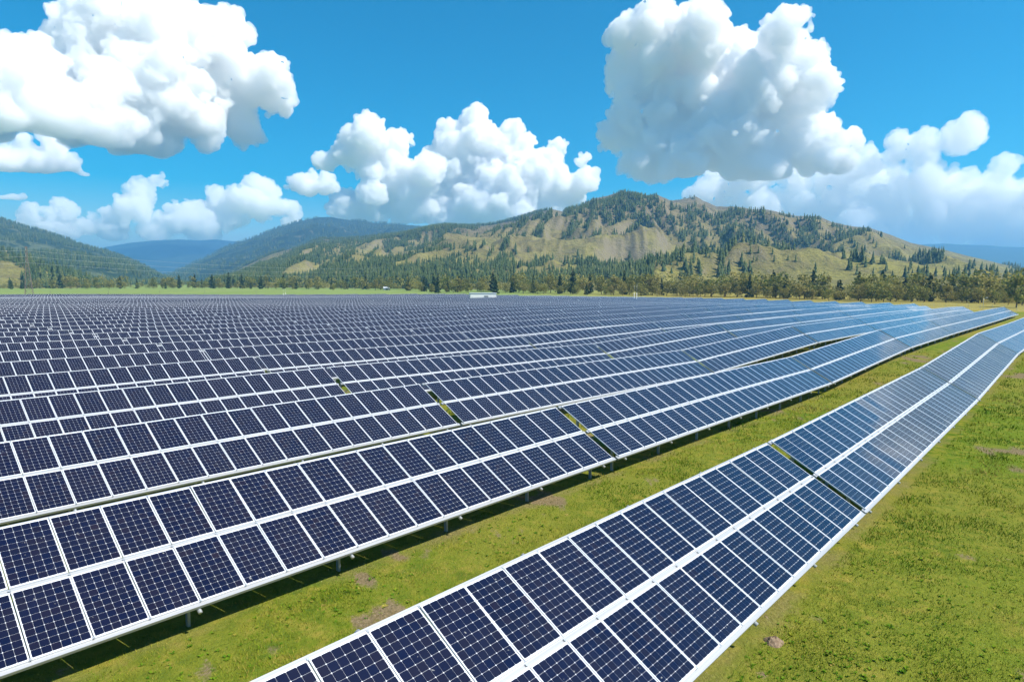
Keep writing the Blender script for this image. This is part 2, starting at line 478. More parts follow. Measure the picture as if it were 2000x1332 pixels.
def slope_pt(s, t, dz=0.):
    """point on the panel plane of a table: s along, t up the slope, dz off the plane"""
    return (s, t*CT - dz*ST, LOW_H + t*ST + dz*CT)
UPN = (0, -ST, CT)
PURLIN_T = (-.01, SLOPE_LEN/2, SLOPE_LEN + .01)
def rafter_s(L):
    k = max(2, int(round((L - 1.2) / 3.9)) + 1)
    return [0.45 + (L - 1.15) * i / (k-1) for i in range(k)]
POST_C = (.62, 2.42)
def purlin_geo(mb, L, t, mi=0):
    w = .13 if t > 1 else .15
    mb.bar(slope_pt(-.14, t, -.078), slope_pt(L+.14, t, -.078), w, .074, mi, UPN)
    if t < 1: mb.bar(slope_pt(-.13, t-.083, -.06), slope_pt(L+.13, t-.083, -.06), .016, .075, mi, UPN)
def rafter_geo(mb, s, mi=0):
    mb.tube([slope_pt(s, -.17, -.165), slope_pt(s, SLOPE_LEN+.15, -.165)], [.048, .048], 8, mi)
def post_geo(mb, s, c, mi=0):
    z1 = LOW_H + c/CT*ST - .17/CT
    x0, x1, y0, y1 = s-.03, s+.03, c-.055, c+.055
    mb.box((x0, y0, -.6), (x1, y0+.012, z1), mi); mb.box((x0, y1-.012, -.6), (x1, y1, z1), mi); mb.box((x0, y0+.012, -.6), (x0+.012, y1-.012, z1-.002), mi)
def brace_geo(mb, s, mi=0):
    z1 = LOW_H + 1.35/CT*ST - .18/CT
    mb.bar((s, POST_C[1]-.05, .75), (s, 1.35, z1), .05, .03, mi)
def clamp_geo(mb, nm, mi=0):
    for i in range(nm+1):
        s = i*P_MOD - .01
        p = slope_pt(s, SLOPE_LEN/2, -.036); q = slope_pt(s, SLOPE_LEN/2, -.012)
        mb.tube([p, q], [.026, .026], 8, mi)
        for tt in (.012, SLOPE_LEN-.012):
            mb.bar(slope_pt(s-.02, tt, .006), slope_pt(s+.02, tt, .006), .045, .012, mi, UPN)

CACHE = {}
def table_meshes(nm):
    """meshes of the parts of a table with nm module columns"""
    if nm in CACHE: return CACHE[nm]
    L = nm*P_MOD - .02; d = {}
    d['purlin'] = []
    for t_ in PURLIN_T:
        mb = MB(); purlin_geo(mb, L, t_); d['purlin'].append(mb.mesh('purlin', M_RAIL))
    mb = MB(); clamp_geo(mb, nm); d['clamps'] = mb.mesh('clamp_strip', M_STEEL)
    # all in one mesh, for tables too far to show parts
    mb = MB(); fm = []
    for j in range(2):
        for i in range(nm):
            m2 = MB(); module_body(m2, 0); n0 = len(m2.f); cells(m2, 0, 2)
            v = [slope_pt(i*P_MOD + x, j*(MH+MGAP) + y, z) for x, y, z in m2.v]
            mb.add(v, [], 0); base = len(mb.v) - len(v)
            mb.f += [tuple(k+base for k in f) for f in m2.f]; mb.m += m2.m
    for t_ in PURLIN_T: purlin_geo(mb, L, t_, 3)
    for s in rafter_s(L):
        rafter_geo(mb, s, 3)
        for c in POST_C: post_geo(mb, s, c, 4)
    me = mb.mesh('solar_table', [M_FRAME, M_BACK, M_CELL, M_RAIL, M_STEEL])
    mi = np.array(mb.m); rg = np.random.default_rng(nm)
    v = np.where(mi == 2, np.clip(rg.beta(1.4, 2.2, len(mi)), 0, 1), 0); set_attr(me, 'cellrand', v, 'FACE')
    d['all'] = me
    CACHE[nm] = d; return d
mb = MB(); rafter_geo(mb, 0); ME_RAFTER = mb.mesh('rafter', M_RAIL, True)
ME_POST = []
for c in POST_C:
    mb = MB(); post_geo(mb, 0, c); ME_POST.append(mb.mesh('post', M_STEEL))
mb = MB(); brace_geo(mb, 0); ME_BRACE = mb.mesh('brace', M_STEEL)

def a_end(c):
    return float(np.interp(c, [5,14,23,32,41,50,100,155,200,245,300,400,420], [150,200,206,211,245,255,262,262,248,232,160,80,60]))
_ones = ['', 'first', 'second', 'third', 'fourth', 'fifth', 'sixth', 'seventh', 'eighth', 'ninth', 'tenth', 'eleventh', 'twelfth', 'thirteenth', 'fourteenth', 'fifteenth', 'sixteenth', 'seventeenth', 'eighteenth', 'nineteenth']
def nth(k):
    if k < 20: return _ones[k]
    tens = {2: 'twent', 3: 'thirt', 4: 'fort', 5: 'fift'}[k//10]
    return tens + 'ieth' if k % 10 == 0 else tens + 'y-' + _ones[k % 10]
STATION = (179.0, 176.0)           # inverter station in (along, across)
tables = []
def plan_rows():
    row = 0; c = ROW0
    while c < 405:
        e = a_end(c); spans = [(21.72 - (28*P_MOD-.02), 28)]
        a = 22.14; first = True
        while a < e - 5:
            nm = 25 if row == 0 else (28 if first else 26)
            nm = min(nm, int((e - a) / P_MOD))
            if nm < 5: break
            spans.append((a, nm)); a += nm*P_MOD - .02 + .42; first = False
        row_t = []
        for a0, nm in spans:
            L = nm*P_MOD
            pts = [(a0 + L*f, c + q) for f in (0, .25, .5, .75, 1) for q in (0, 3)]
            A = np.array(pts); X, Y = XY(A[:,0], A[:,1]); px, py, d = project(X, Y, np.full(len(X), 1.2))
            # in frame, with a margin for a camera a step aside
            vis = ((d > 3) & (px > -110) & (px < 2110) & (py < 1500)).any()
            blocked = abs(c + 1.5 - STATION[1]) < 5.2 and a0 - 7.5 < STATION[0] < a0 + L + 7.5
            row_t.append((a0, nm, vis and not blocked))
        for k, (a0, nm, v) in enumerate(row_t):
            if v: tables.append((row, k, len(row_t) - 1 - k, a0, nm, c))
        row += 1; c += ROWP
        if row == 22: c += 7.0     # service track
plan_rows()
def _dist(t_):
    x, y = XY(t_[3] + t_[4]*.5, t_[5]); return math.hypot(x, y)
tables.sort(key=_dist)
FAR_TABLES = tables[298:]; tables = tables[:298]

def build_tables():
    rnd = random.Random(9); nmod = 0; nfull = 0
    for row, k, kend, a0, nm, c in tables:
        L = nm*P_MOD - .02
        z0, z1 = [float(v) for v in ground_ac(np.array([a0, a0+L]), np.array([c+1.3, c+1.3]))]
        sl = math.atan2(z1 - z0, L)
        x0, y0 = XY(a0, c)
        rz = math.atan2(U[1], U[0])
        cx, cyy = XY(a0 + L/2, c); px, py, dep = project(np.array([cx]), np.array([cyy]), np.array([1.]))
        xs, ys = XY(np.array([a0, a0+L]), np.array([c, c])); _, _, dd = project(xs, ys, np.array([1., 1.])); dmin = dd.min()
        label = '%s solar table from the fence end in the %s row off the open grass' % (nth(kend + 1), 'outermost' if row == 0 else nth(row + 1))
        group = 'solar tables of the field'
        rot = (0, -sl, rz)
        full = dmin < 112
        if not full:
            o = link('solar_table', table_meshes(nm)['all'], None, (x0, y0, z0), rot)
            tag(o, label, 'solar table', group); continue
        nfull += 1
        root = link('solar_table', None, None, (x0, y0, z0), rot)
        root.empty_display_size = .2
        tag(root, label, 'solar table', group)
        d = table_meshes(nm)
        for m in d['purlin']: link('purlin', m, root)
        tag(link('clamp_strip', d['clamps'], root), kind='stuff')
        for s in rafter_s(L):
            link('rafter', ME_RAFTER, root, (s, 0, 0))
            for m in ME_POST: link('post', m, root, (s, 0, 0))
            if dmin < 45: link('brace', ME_BRACE, root, (s, 0, 0))
        near = dmin < 26
        singles = []
        if near and row < 2:
            for j in range(2):
                for i in range(nm):
                    X, Y = XY(a0 + (i+.5)*P_MOD, c + (j+.5)*1.5); q, w, dq = project(np.array([X]), np.array([Y]), np.array([1.3 + .8*j]))
                    if -60 < q[0] < 2060 and w[0] < 1390: singles.append((dq[0], i, j))
            singles = {(i, j) for _, i, j in sorted(singles)[:5]}
        for j in range(2):
            for i in range(nm):
                loc = slope_pt(i*P_MOD, j*(MH+MGAP), rnd.uniform(-.002, .002)); rt = (TAU + rnd.gauss(0, .004), rnd.gauss(0, .004), 0)
                if (i, j) in singles:
                    mo = link('solar_module', ME_BODY, root, loc, rt)
                    for ci in range(6):
                        for cj in range(10):
                            link('cell', rnd.choice(ME_CELL1), mo, (cell_x0 + (ci+.5)*CP, cell_y0 + (cj+.5)*CP, -.0015))
                elif near:
                    mo = link('solar_module', ME_BODY, root, loc, rt)
                    tag(link('cell_sheet', rnd.choice(ME_CELLS), mo), kind='stuff')
                else:
                    link('solar_module', rnd.choice(ME_MODULE), root, loc, rt)
                nmod += 1
    print('tables', len(tables), 'full', nfull, 'modules', nmod, 'cells', len(bpy.data.objects), time.time() - T_START)
build_tables()
def far_rows():
    """the farthest tables, past the 298 largest in view: one mass"""
    mb = MB()
    for row, k, kend, a0, nm, c in FAR_TABLES:
        L = nm*P_MOD; z0, z1 = [float(v) for v in ground_ac(np.array([a0, a0+L]), np.array([c+1.3, c+1.3]))]
        def W(p):
            f = p[0]/L; x, y = XY(a0 + p[0], c + p[1]); return (x, y, z0 + (z1-z0)*f + p[2])
        def quad(s0, s1, t0, t1, dz, mi): mb.add([W(slope_pt(s0, t0, dz)), W(slope_pt(s1, t0, dz)), W(slope_pt(s1, t1, dz)), W(slope_pt(s0, t1, dz))], [(0,1,2,3)], mi)
        for j in range(2):
            t0 = j*(MH+MGAP); quad(0, L, t0, t0+MH, -.03, 0); quad(0, L, t0, t0+MH, -.06, 0)
            for i in range(nm): quad(i*P_MOD+.03, i*P_MOD+MW-.03, t0+.035, t0+MH-.035, -.02, 1)
        for s in rafter_s(L):
            for c_ in POST_C: mb.bar(W((s, c_, -.4)), W((s, c_, LOW_H + c_/CT*ST - .2)), .1, .1, 2)
    tag(link('far_solar_rows', mb.mesh('far_solar_rows', [M_FRAME, M_CELL, M_STEEL])), 'last sliver of solar tables at the far corner of the field', 'solar rows', kind='stuff')
far_rows()

# ------------------------------------------------------------------ hills
def hill_material(name, grass_lo, grass_hi, rock, forest, forest_amt, zlo, zhi):
    m, t, b = mat(name, .95, spec=.1); n = N(t); P = n.pos()
    g = n.node('ShaderNodeNewGeometry')
    sep = n.node('ShaderNodeSeparateXYZ'); t.links.new(g.outputs['Position'], sep.inputs[0])
    n1 = n.noise(.006, 6, P); n2 = n.noise(.03, 8, P, .7); n3 = n.noise(.16, 6, P, .7)
    k = n.math('ADD', n.range(sep.outputs[2], zlo, zhi), n.math('MULTIPLY', n.math('SUBTRACT', n1, .5), 1.2), True)
    c = n.mix(k, grass_lo, grass_hi)
    c = n.mix(n.range(n2, .40, .66, 0, .7), c, tuple(x*.55 for x in grass_hi))
    c = n.mix(n.range(n3, .52, .62, 0, .55), c, (.055,.065,.025))
    sn = n.node('ShaderNodeSeparateXYZ'); t.links.new(g.outputs['Normal'], sn.inputs[0])
    st = n.math('ADD', n.range(sn.outputs[2], .86, .62), n.math('MULTIPLY', n.math('SUBTRACT', n2, .55), 2.2), True)
    c = n.mix(n.math('MULTIPLY', st, .65), c, n.mix(n3, tuple(x*.7 for x in rock), tuple(x*1.25 for x in rock)))
    if forest_amt > 0:
        f = n.range(n.math('ADD', n2, n.math('MULTIPLY', n.math('SUBTRACT', n1, .5), 1.0)), .62 - forest_amt*.35, .70 - forest_amt*.35)
        c = n.mix(f, c, n.mix(n3, tuple(x*.6 for x in forest), tuple(x*1.3 for x in forest)))
    t.links.new(c, b.inputs['Base Color'])
    t.links.new(n.bump(n.math('ADD', n2, n.math('MULTIPLY', n3, .35)), .9, 9.0), b.inputs['Normal'])
    return m

def hill(name, prof, D, y0, material, nx, ny, seed, spur=.30, L=260., back=1.5, domes=(), power=1.15, treeline=0, zb=FAR_Z - 4, rough=1.0):
    """a real mountain body: skyline profile read off the photograph at depth D, foot at depth y0, spurs and gullies between"""
    pr = np.array(prof, float); X = np.linspace(pr[0,0], pr[-1,0], nx)
    Yp = np.interp(X, pr[:,0], pr[:,1]) + treeline
    Dx = np.interp(X, [p[0] for p in D], [p[1] for p in D]) if isinstance(D, (list, tuple)) else np.full(nx, float(D))
    y0x = np.interp(X, [p[0] for p in y0], [p[1] for p in y0]) if isinstance(y0, (list, tuple)) else np.full(nx, float(y0))
    r = np.array([ray(a, b) for a, b in zip(X, Yp)])
    tx = r[:,0] / r[:,1]; tz = r[:,2] / r[:,1]
    H = CAMZ + tz * Dx - zb
    v = np.concatenate([np.linspace(0, 1, ny), np.linspace(1, back, ny//3)[1:]])
    VV, XX = np.meshgrid(v, np.arange(nx), indexing='ij')
    y = y0x[XX] + (Dx - y0x)[XX] * VV
    x = tx[XX] * y
    Hc = H[XX]
    s = np.where(VV <= 1, np.clip(VV, 0, 1)**power, np.clip(1 - np.clip((VV-1)/(back-1), 0, 1)**1.5, 0, 1))
    wx = x + 90*fbm2(x/300, y/300, 3, seed+50); wy = y + 90*fbm2(x/300+9, y/300, 3, seed+60)
    rd = .62*ridged2(wx/(L*1.7), wy/(L*3.2), 4, seed, .5) + .38*ridged2(wx/(L*.62), wy/(L*1.3), 4, seed+7, .55)
    rd2 = fbm2(x/60, y/60, 4, seed+80)
    vv = np.clip(VV, 0, 1)
    env = np.sin(PI * np.clip(vv, 0, 1)**.8)**.8
    z = zb + Hc*s + spur*Hc*env*(rd - .45) + Hc*.035*rough*rd2*(env + .12)
    for (dx, dy, dd, rx, ry) in domes:
        q = ray(dx, dy); q = q * (dd / q[1]); h = CAMZ + q[2] - zb
        e = ((x - q[0])/rx)**2 + ((y - q[1])/ry)**2
        bump = zb + h * np.exp(-e) * (1 + .10*rd2 + .12*(rd - .5))
        z = np.where(VV <= 1, np.maximum(z, bump) + 2.0*np.exp(-np.abs(z - bump)/6), z)
    lim = CAMZ + y * (tz[XX] - .004) + Hc*.015*rd2
    z = np.where(VV < .97, np.minimum(z, lim), z)
    z = np.where(vv < .001, zb, z)
    V = np.stack([x, y, z], 2).reshape(-1, 3); nv = len(v)
    i = np.arange(nv-1)[:, None]*nx; j = np.arange(nx-1)[None, :]
    Fq = np.stack([i+j, i+j+1, i+nx+j+1, i+nx+j], 2).reshape(-1, 4)
    me = np_mesh(name, V, Fq, [material], smooth=True)
    tag(link(name, me), kind='structure')
    return x, y, z, VV

HAZ_ROCK = (.225,.19,.135)
M_HILL = hill_material('meadow_hill', (.240,.220,.058), (.185,.150,.078), HAZ_ROCK, (.03,.05,.02), 0, 5, 150)
M_HILLB = hill_material('wooded_mountain', (.085,.11,.06), (.12,.12,.08), HAZ_ROCK, (.022,.040,.024), .95, 40, 300)
M_HILLF = hill_material('far_mountain', (.05,.075,.05), (.07,.085,.06), (.12,.12,.11), (.022,.040,.026), 1.2, 100, 500)
M_HILLL = hill_material('left_mountain', (.10,.125,.06), (.09,.10,.055), HAZ_ROCK, (.022,.042,.020), .55, 40, 300)

main_prof = [(400,552),(440,540),(475,518),(530,494),(575,481),(630,465),(665,466),(720,462),(780,455),(840,441),(870,437),(920,440),(960,437),(1000,428),(1050,412),(1078,406),(1100,410),(1130,400),(1160,385),(1185,380),(1215,371),(1240,377),(1268,381),(1285,379),(1310,389),(1330,387),(1360,381),(1375,391),(1400,402),(1440,401),(1470,406),(1500,407),(1530,414),(1555,419),(1600,420),(1625,431),(1660,439),(1700,443),(1740,456),(1780,472),(1820,480),(1850,487),(1890,497),(1930,506),(1960,514),(2020,524),(2120,535)]
G_MAIN = hill('mountain', main_prof, [(400,2500),(900,2300),(1220,2100),(1700,1900),(2100,1700)], [(400,900),(900,680),(1300,580),(1700,470),(2100,400)], M_HILL, 640, 190, 3, spur=.58, L=150,
     domes=[(1032,482,1150,130,190),(1340,452,1320,190,330),(900,474,1450,150,260),(1235,530,800,60,70),(1130,440,1650,150,300),(1500,470,1300,130,260),(1430,532,700,90,80),(690,492,1500,170,260),(800,520,1050,120,130),(1620,500,950,130,160),(1750,520,700,110,110)], power=1.2, treeline=3)
blue_prof = [(240,556),(300,545),(345,528),(400,503),(450,478),(500,462),(530,449),(580,433),(620,424),(645,423),(680,429),(715,431),(725,434),(780,438),(830,441),(860,442),(950,447),(1050,455),(1200,470)]
G_BLUE = hill('mountain', blue_prof, 4700, 2300, M_HILLB, 260, 110, 17, spur=.42, L=340, power=1.1, treeline=1)
far_prof = [(100,520),(160,500),(205,483),(250,475),(300,470),(350,468),(390,470),(420,468),(450,471),(500,474),(600,480),(800,490)]
hill('mountain', far_prof, 9000, 6000, M_HILLF, 160, 60, 23, spur=.25, L=600, power=1.0, rough=.3)
left_prof = [(-260,345),(-160,372),(-60,406),(0,426),(30,434),(50,442),(80,449),(130,464),(180,482),(205,488),(240,500),(280,517),(310,532),(345,548),(380,556)]
G_LEFT = hill('mountain', left_prof, 2700, 1250, M_HILLL, 240, 120, 31, spur=.38, L=210, power=1.05, treeline=3)
near_prof = [(-260,440),(-120,455),(-40,468),(0,480),(20,488),(45,503),(75,508),(100,518),(140,528),(180,546),(205,557)]
G_NEARL = hill('hill', near_prof, 1250, 760, M_HILL, 120, 60, 37, spur=.30, L=170, domes=[(-40,508,900,120,90)], power=1.1, treeline=4)
right_prof = [(1700,480),(1790,478),(1840,476),(1880,478),(1920,479),(1960,482),(2000,483),(2100,486),(2250,492)]
hill('mountain', right_prof, 7000, 4500, M_HILLF, 90, 40, 43, spur=.15, L=900, power=1.0, rough=.4)

# ------------------------------------------------------------------ trees
M_CONIF, t, b = mat('conifer_needles', .85, spec=.15)
n = N(t); tv = n.attr('tint')
t.links.new(n.ramp(tv, [(0, (.028,.048,.016)), (.5, (.052,.078,.025)), (1, (.115,.120,.036))]), b.inputs['Base Color'])
M_LEAF, t, b = mat('broad_leaves', .75, spec=.2)
n = N(t); tv = n.attr('tint'); oi = n.node('ShaderNodeObjectInfo').outputs['Random']
lc = n.ramp(tv, [(0, (.075,.115,.020)), (.5, (.17,.195,.036)), (1, (.31,.28,.07))])
lc = n.mix(n.range(oi, .0, 1, 0, .75), lc, n.ramp(tv, [(0, (.15,.14,.035)), (1, (.40,.32,.10))]))
t.links.new(lc, b.inputs['Base Color'])
tl = n.node('ShaderNodeBsdfTranslucent'); t.links.new(lc, tl.inputs[0]); ms = n.node('ShaderNodeMixShader'); ms.inputs[0].default_value = .4
t.links.new(b.outputs[0], ms.inputs[1]); t.links.new(tl.outputs[0], ms.inputs[2]); t.links.new(ms.outputs[0], t.nodes['Material Output'].inputs['Surface'])
M_BARK, t, b = mat('bark', .9, color=(.10,.075,.055), spec=.1)
n = N(t); t.links.new(n.ramp(n.noise(5, 4), [(.3, (.07,.05,.035)), (.7, (.15,.115,.085))]), b.inputs['Base Color'])

def conifer_np(rg, tiers=4, sides=6, width=.19):
    """low conifer of unit height: ragged tiers; returns verts, tris"""
    V = []; Fc = []
    for k in range(tiers):
        z0 = .10 + .78*k/tiers; z1 = min(1.0, z0 + 1.45*.9/tiers + .06); r = width*(1 - k/(tiers+.35))**.85
        base = len(V); V.append((rg.normal(0, .01), rg.normal(0, .01), z1)); ph = rg.uniform(0, 6)
        for j in range(sides):
            q = r*rg.uniform(.55, 1.3); a = ph + 2*PI*j/sides
            V.append((q*math.cos(a), q*math.sin(a), z0 + rg.uniform(-.05, .05)))
        for j in range(sides): Fc.append((base, base+1+j, base+1+(j+1) % sides))
    return np.array(V), np.array(Fc)

def forest(name, label, pts, hts, seed, material, tiers=4, sides=6, tint=None, width=.19):
    rg = np.random.default_rng(seed); var = [conifer_np(rg, tiers, sides, width*w) for w in (1, .85, 1.2, .95, 1.1, .75)]
    Vs, Fs, Ts = [], [], []; base = 0; which = rg.integers(0, len(var), len(pts))
    for k, (V, Fc) in enumerate(var):
        idx = np.nonzero(which == k)[0]
        if not len(idx): continue
        h = hts[idx]; an = rg.uniform(0, 2*PI, len(idx)); ca, sa = np.cos(an), np.sin(an)
        X = (V[None,:,0]*ca[:,None] - V[None,:,1]*sa[:,None]) * h[:,None] + pts[idx,0][:,None]
        Y = (V[None,:,0]*sa[:,None] + V[None,:,1]*ca[:,None]) * h[:,None] + pts[idx,1][:,None]
        Z = V[None,:,2] * h[:,None] + pts[idx,2][:,None] - 1.0
        Vs.append(np.stack([X, Y, Z], 2).reshape(-1, 3))
        Fs.append((Fc[None] + (np.arange(len(idx))*len(V))[:,None,None]).reshape(-1, 3) + base); base += len(idx)*len(V)
        tt = (np.clip(rg.normal(.42, .22, len(idx)), 0, 1) if tint is None else tint[idx])
        Ts.append(np.repeat(tt, len(V)))
    me = np_mesh(name, np.concatenate(Vs), np.concatenate(Fs), [material]); set_attr(me, 'tint', np.concatenate(Ts))
    tag(link(name, me), label, 'forest', kind='stuff')
    print(name, len(pts), 'trees', len(me.polygons), 'tris')

def scatter(G, count, seed, prob, vmax=1.02, hlo=7.5, hhi=14.5):
    """random points on a hill grid, uniform by ground area, kept by prob(x, y, z, aspect, slope, v)"""
    x, y, z, VV = G; rg = np.random.default_rng(seed)
    ax = np.gradient(x, axis=1); ay = np.gradient(y, axis=0); area = np.abs(ax*ay); area[VV > vmax] = 0
    p = area.ravel() / area.sum(); idx = rg.choice(p.size, count, p=p)
    i, j = np.unravel_index(idx, x.shape); i = np.clip(i, 0, x.shape[0]-2); j = np.clip(j, 0, x.shape[1]-2)
    fi, fj = rg.random(count), rg.random(count)
    def bl(A): return (A[i,j]*(1-fi)*(1-fj) + A[i+1,j]*fi*(1-fj) + A[i,j+1]*(1-fi)*fj + A[i+1,j+1]*fi*fj)
    X, Y, Z, V_ = bl(x), bl(y), bl(z), bl(VV)
    e1 = np.stack([x[i,j+1]-x[i,j], y[i,j+1]-y[i,j], z[i,j+1]-z[i,j]], 1); e2 = np.stack([x[i+1,j]-x[i,j], y[i+1,j]-y[i,j], z[i+1,j]-z[i,j]], 1)
    nn = np.cross(e1, e2); nn /= np.linalg.norm(nn, axis=1)[:, None] + 1e-9; nn *= np.sign(nn[:, 2])[:, None]
    aspect = nn[:,0]*SUN_DIR.x + nn[:,1]*SUN_DIR.y
    pr = prob(X, Y, Z, aspect, nn[:,2], V_)
    k = rg.random(count) < pr
    h = rg.uniform(hlo, hhi, k.sum()) * rg.choice([.75, 1, 1, 1.1], k.sum())
    return np.stack([X[k], Y[k], Z[k]], 1), h

def p_main(X, Y, Z, asp, nz, v):
    n1 = fbm2(X/210, Y/260, 4, 301); n2 = fbm2(X/45, Y/45, 3, 311)
    s = -asp*1.15 + 1.05*n1 + .25*n2 + .01 - .06*np.exp(-((v - .3)/.12)**2)*(X > -100) - .06*smooth(.55, .8, v)*(X > 100)
    s = s + .22*smooth(.96, 1.0, v)*(X < 380) - .05*smooth(.5, .9, v) + .10*np.exp(-((v - .12)/.1)**2)
    return smooth(.10, .26, s) * (Z > -3)
pts, h = scatter(G_MAIN, 150000, 51, p_main)
forest('forest', 'dark conifer woods in the gullies and shaded flanks of the bare-topped mountain', pts, h, 52, M_CONIF, 3, 5)
def p_blue(X, Y, Z, asp, nz, v):
    return smooth(-.15, .15, -asp*1.0 + .9*fbm2(X/330, Y/330, 4, 401) + .12) * (v > .05)
pts, h = scatter(G_BLUE, 17000, 61, p_blue, hlo=14, hhi=22)
forest('forest', 'hazy blue forest covering the rounded mountain behind the valley', pts, h, 62, M_CONIF, 3, 5)
def p_left(X, Y, Z, asp, nz, v):
    return smooth(-.1, .15, -asp*.5 + .8*fbm2(X/150, Y/150, 4, 501) + .12 + .3*smooth(.97, 1, v))
pts, h = scatter(G_LEFT, 20000, 71, p_left, hlo=11, hhi=18)
forest('forest', 'woods on the long hillside that slopes down to the valley mouth', pts, h, 72, M_CONIF, 3, 5)
def p_near(X, Y, Z, asp, nz, v):
    return smooth(.02, .2, .9*fbm2(X/70, Y/70, 4, 601) - .3*asp + .05)
pts, h = scatter(G_NEARL, 2600, 81, p_near, hlo=12, hhi=20)
forest('forest', 'loose conifers scattered over the low tan hill beside the valley', pts, h, 82, M_CONIF, 4, 6)

# line of single trees along the far edge of the meadow
def leaf_tree(seed, h, w, conifer=False, nleaf=420):
    rg = np.random.default_rng(seed); mb = MB()
    th = h*(.30 if not conifer else .92)
    mb.tube([(0,0,-.4),(rg.normal(0,.06)*w*.2,rg.normal(0,.06)*w*.2,th*.5),(rg.normal(0,.1)*w*.3,rg.normal(0,.1)*w*.3,th)], [h*.022, h*.016, h*.006], 7)
    nl = 5
    if not conifer:
        for k in range(nl):
            a = 2*PI*k/nl + rg.uniform(-.4, .4); e = (w*.32*math.cos(a), w*.32*math.sin(a), h*rg.uniform(.45, .75))
            mb.tube([(0, 0, th*rg.uniform(.5, .9)), (e[0]*.5, e[1]*.5, e[2]*.75), e], [h*.010, h*.007, h*.003], 5)
    trunk = mb.mesh('trunk', M_BARK, True)
    C, S, T = [], [], []
    if conifer:
        z = rg.beta(1.1, 1.5, nleaf)*.9 + .08; tier = .75 + .35*np.sin(z*h*2.3 + rg.uniform(0, 6))
        rr = w*.5*(1 - z)**.8*tier*np.sqrt(rg.uniform(.15, 1, nleaf)); a = rg.uniform(0, 2*PI, nleaf)
        C = np.stack([rr*np.cos(a), rr*np.sin(a), z*h - rr*.25], 1); T = np.clip(.4 + rg.normal(0, .2, nleaf), 0, 1)
        S = rg.uniform(.045, .085, nleaf)*h*(1.15 - z*.6)
    else:
        lobes = []
        for k in range(11):
            a = rg.uniform(0, 2*PI); q = w*.5*rg.uniform(.1, .72); zz = rg.uniform(.25, .86)
            lobes.append((q*math.cos(a)*(1.15 - abs(zz - .5)), q*math.sin(a)*(1.15 - abs(zz - .5)), zz*h, rg.uniform(.13, .24)*min(h, w), rg.uniform(0, .55)))
        lobes.append((0, 0, h*.80, .2*min(h, w), .4)); lobes.append((0, 0, h*.45, .26*w, .2))
        per = nleaf//len(lobes)
        for lx, ly, lz, lr, lt in lobes:
            d = rg.normal(0, 1, (per, 3)); d /= np.linalg.norm(d, axis=1)[:, None]; rad = lr*rg.uniform(.55, 1.1, per)**.6
            p = np.array([lx, ly, lz]) + d*rad[:, None]*np.array([1, 1, .85]); C.append(p); T.append(np.clip(lt + .3 + rg.normal(0, .15, per), 0, 1)); S.append(rg.uniform(.030, .058, per)*h)
        C = np.concatenate(C); T = np.concatenate(T); S = np.concatenate(S); C[:,2] = np.maximum(C[:,2], .06*h)
    m = len(C); e1 = rg.normal(0, 1, (m, 3)); e1 /= np.linalg.norm(e1, axis=1)[:, None]
    e2 = np.cross(e1, rg.normal(0, 1, (m, 3))); e2 /= np.linalg.norm(e2, axis=1)[:, None]
    k = S[:, None]
    V = np.stack([C + e1*k, C + e2*k*.7, C - e1*k*.9, C - e2*k*.7 + np.cross(e1, e2)*k*.4], 1).reshape(-1, 3)
    me = np_mesh('crown', V, np.arange(m*4).reshape(-1, 4), [M_CONIF if conifer else M_LEAF]); set_attr(me, 'tint', np.repeat(T, 4))
    return trunk, me
TREES_B = [leaf_tree(100+k, 10, w, False, 470) for k, w in enumerate((9, 11, 8, 10, 12, 7.5))]
TREES_C = [leaf_tree(200+k, 14, w, True, 360) for k, w in enumerate((5.5, 6.5, 5, 7))]
BASE = [(-150,565),(0,565),(200,565),(400,564),(600,566),(760,567),(830,571),(1000,573),(1100,575),(1300,578),(1500,583),(1700,590),(1880,592),(2000,597),(2150,602)]
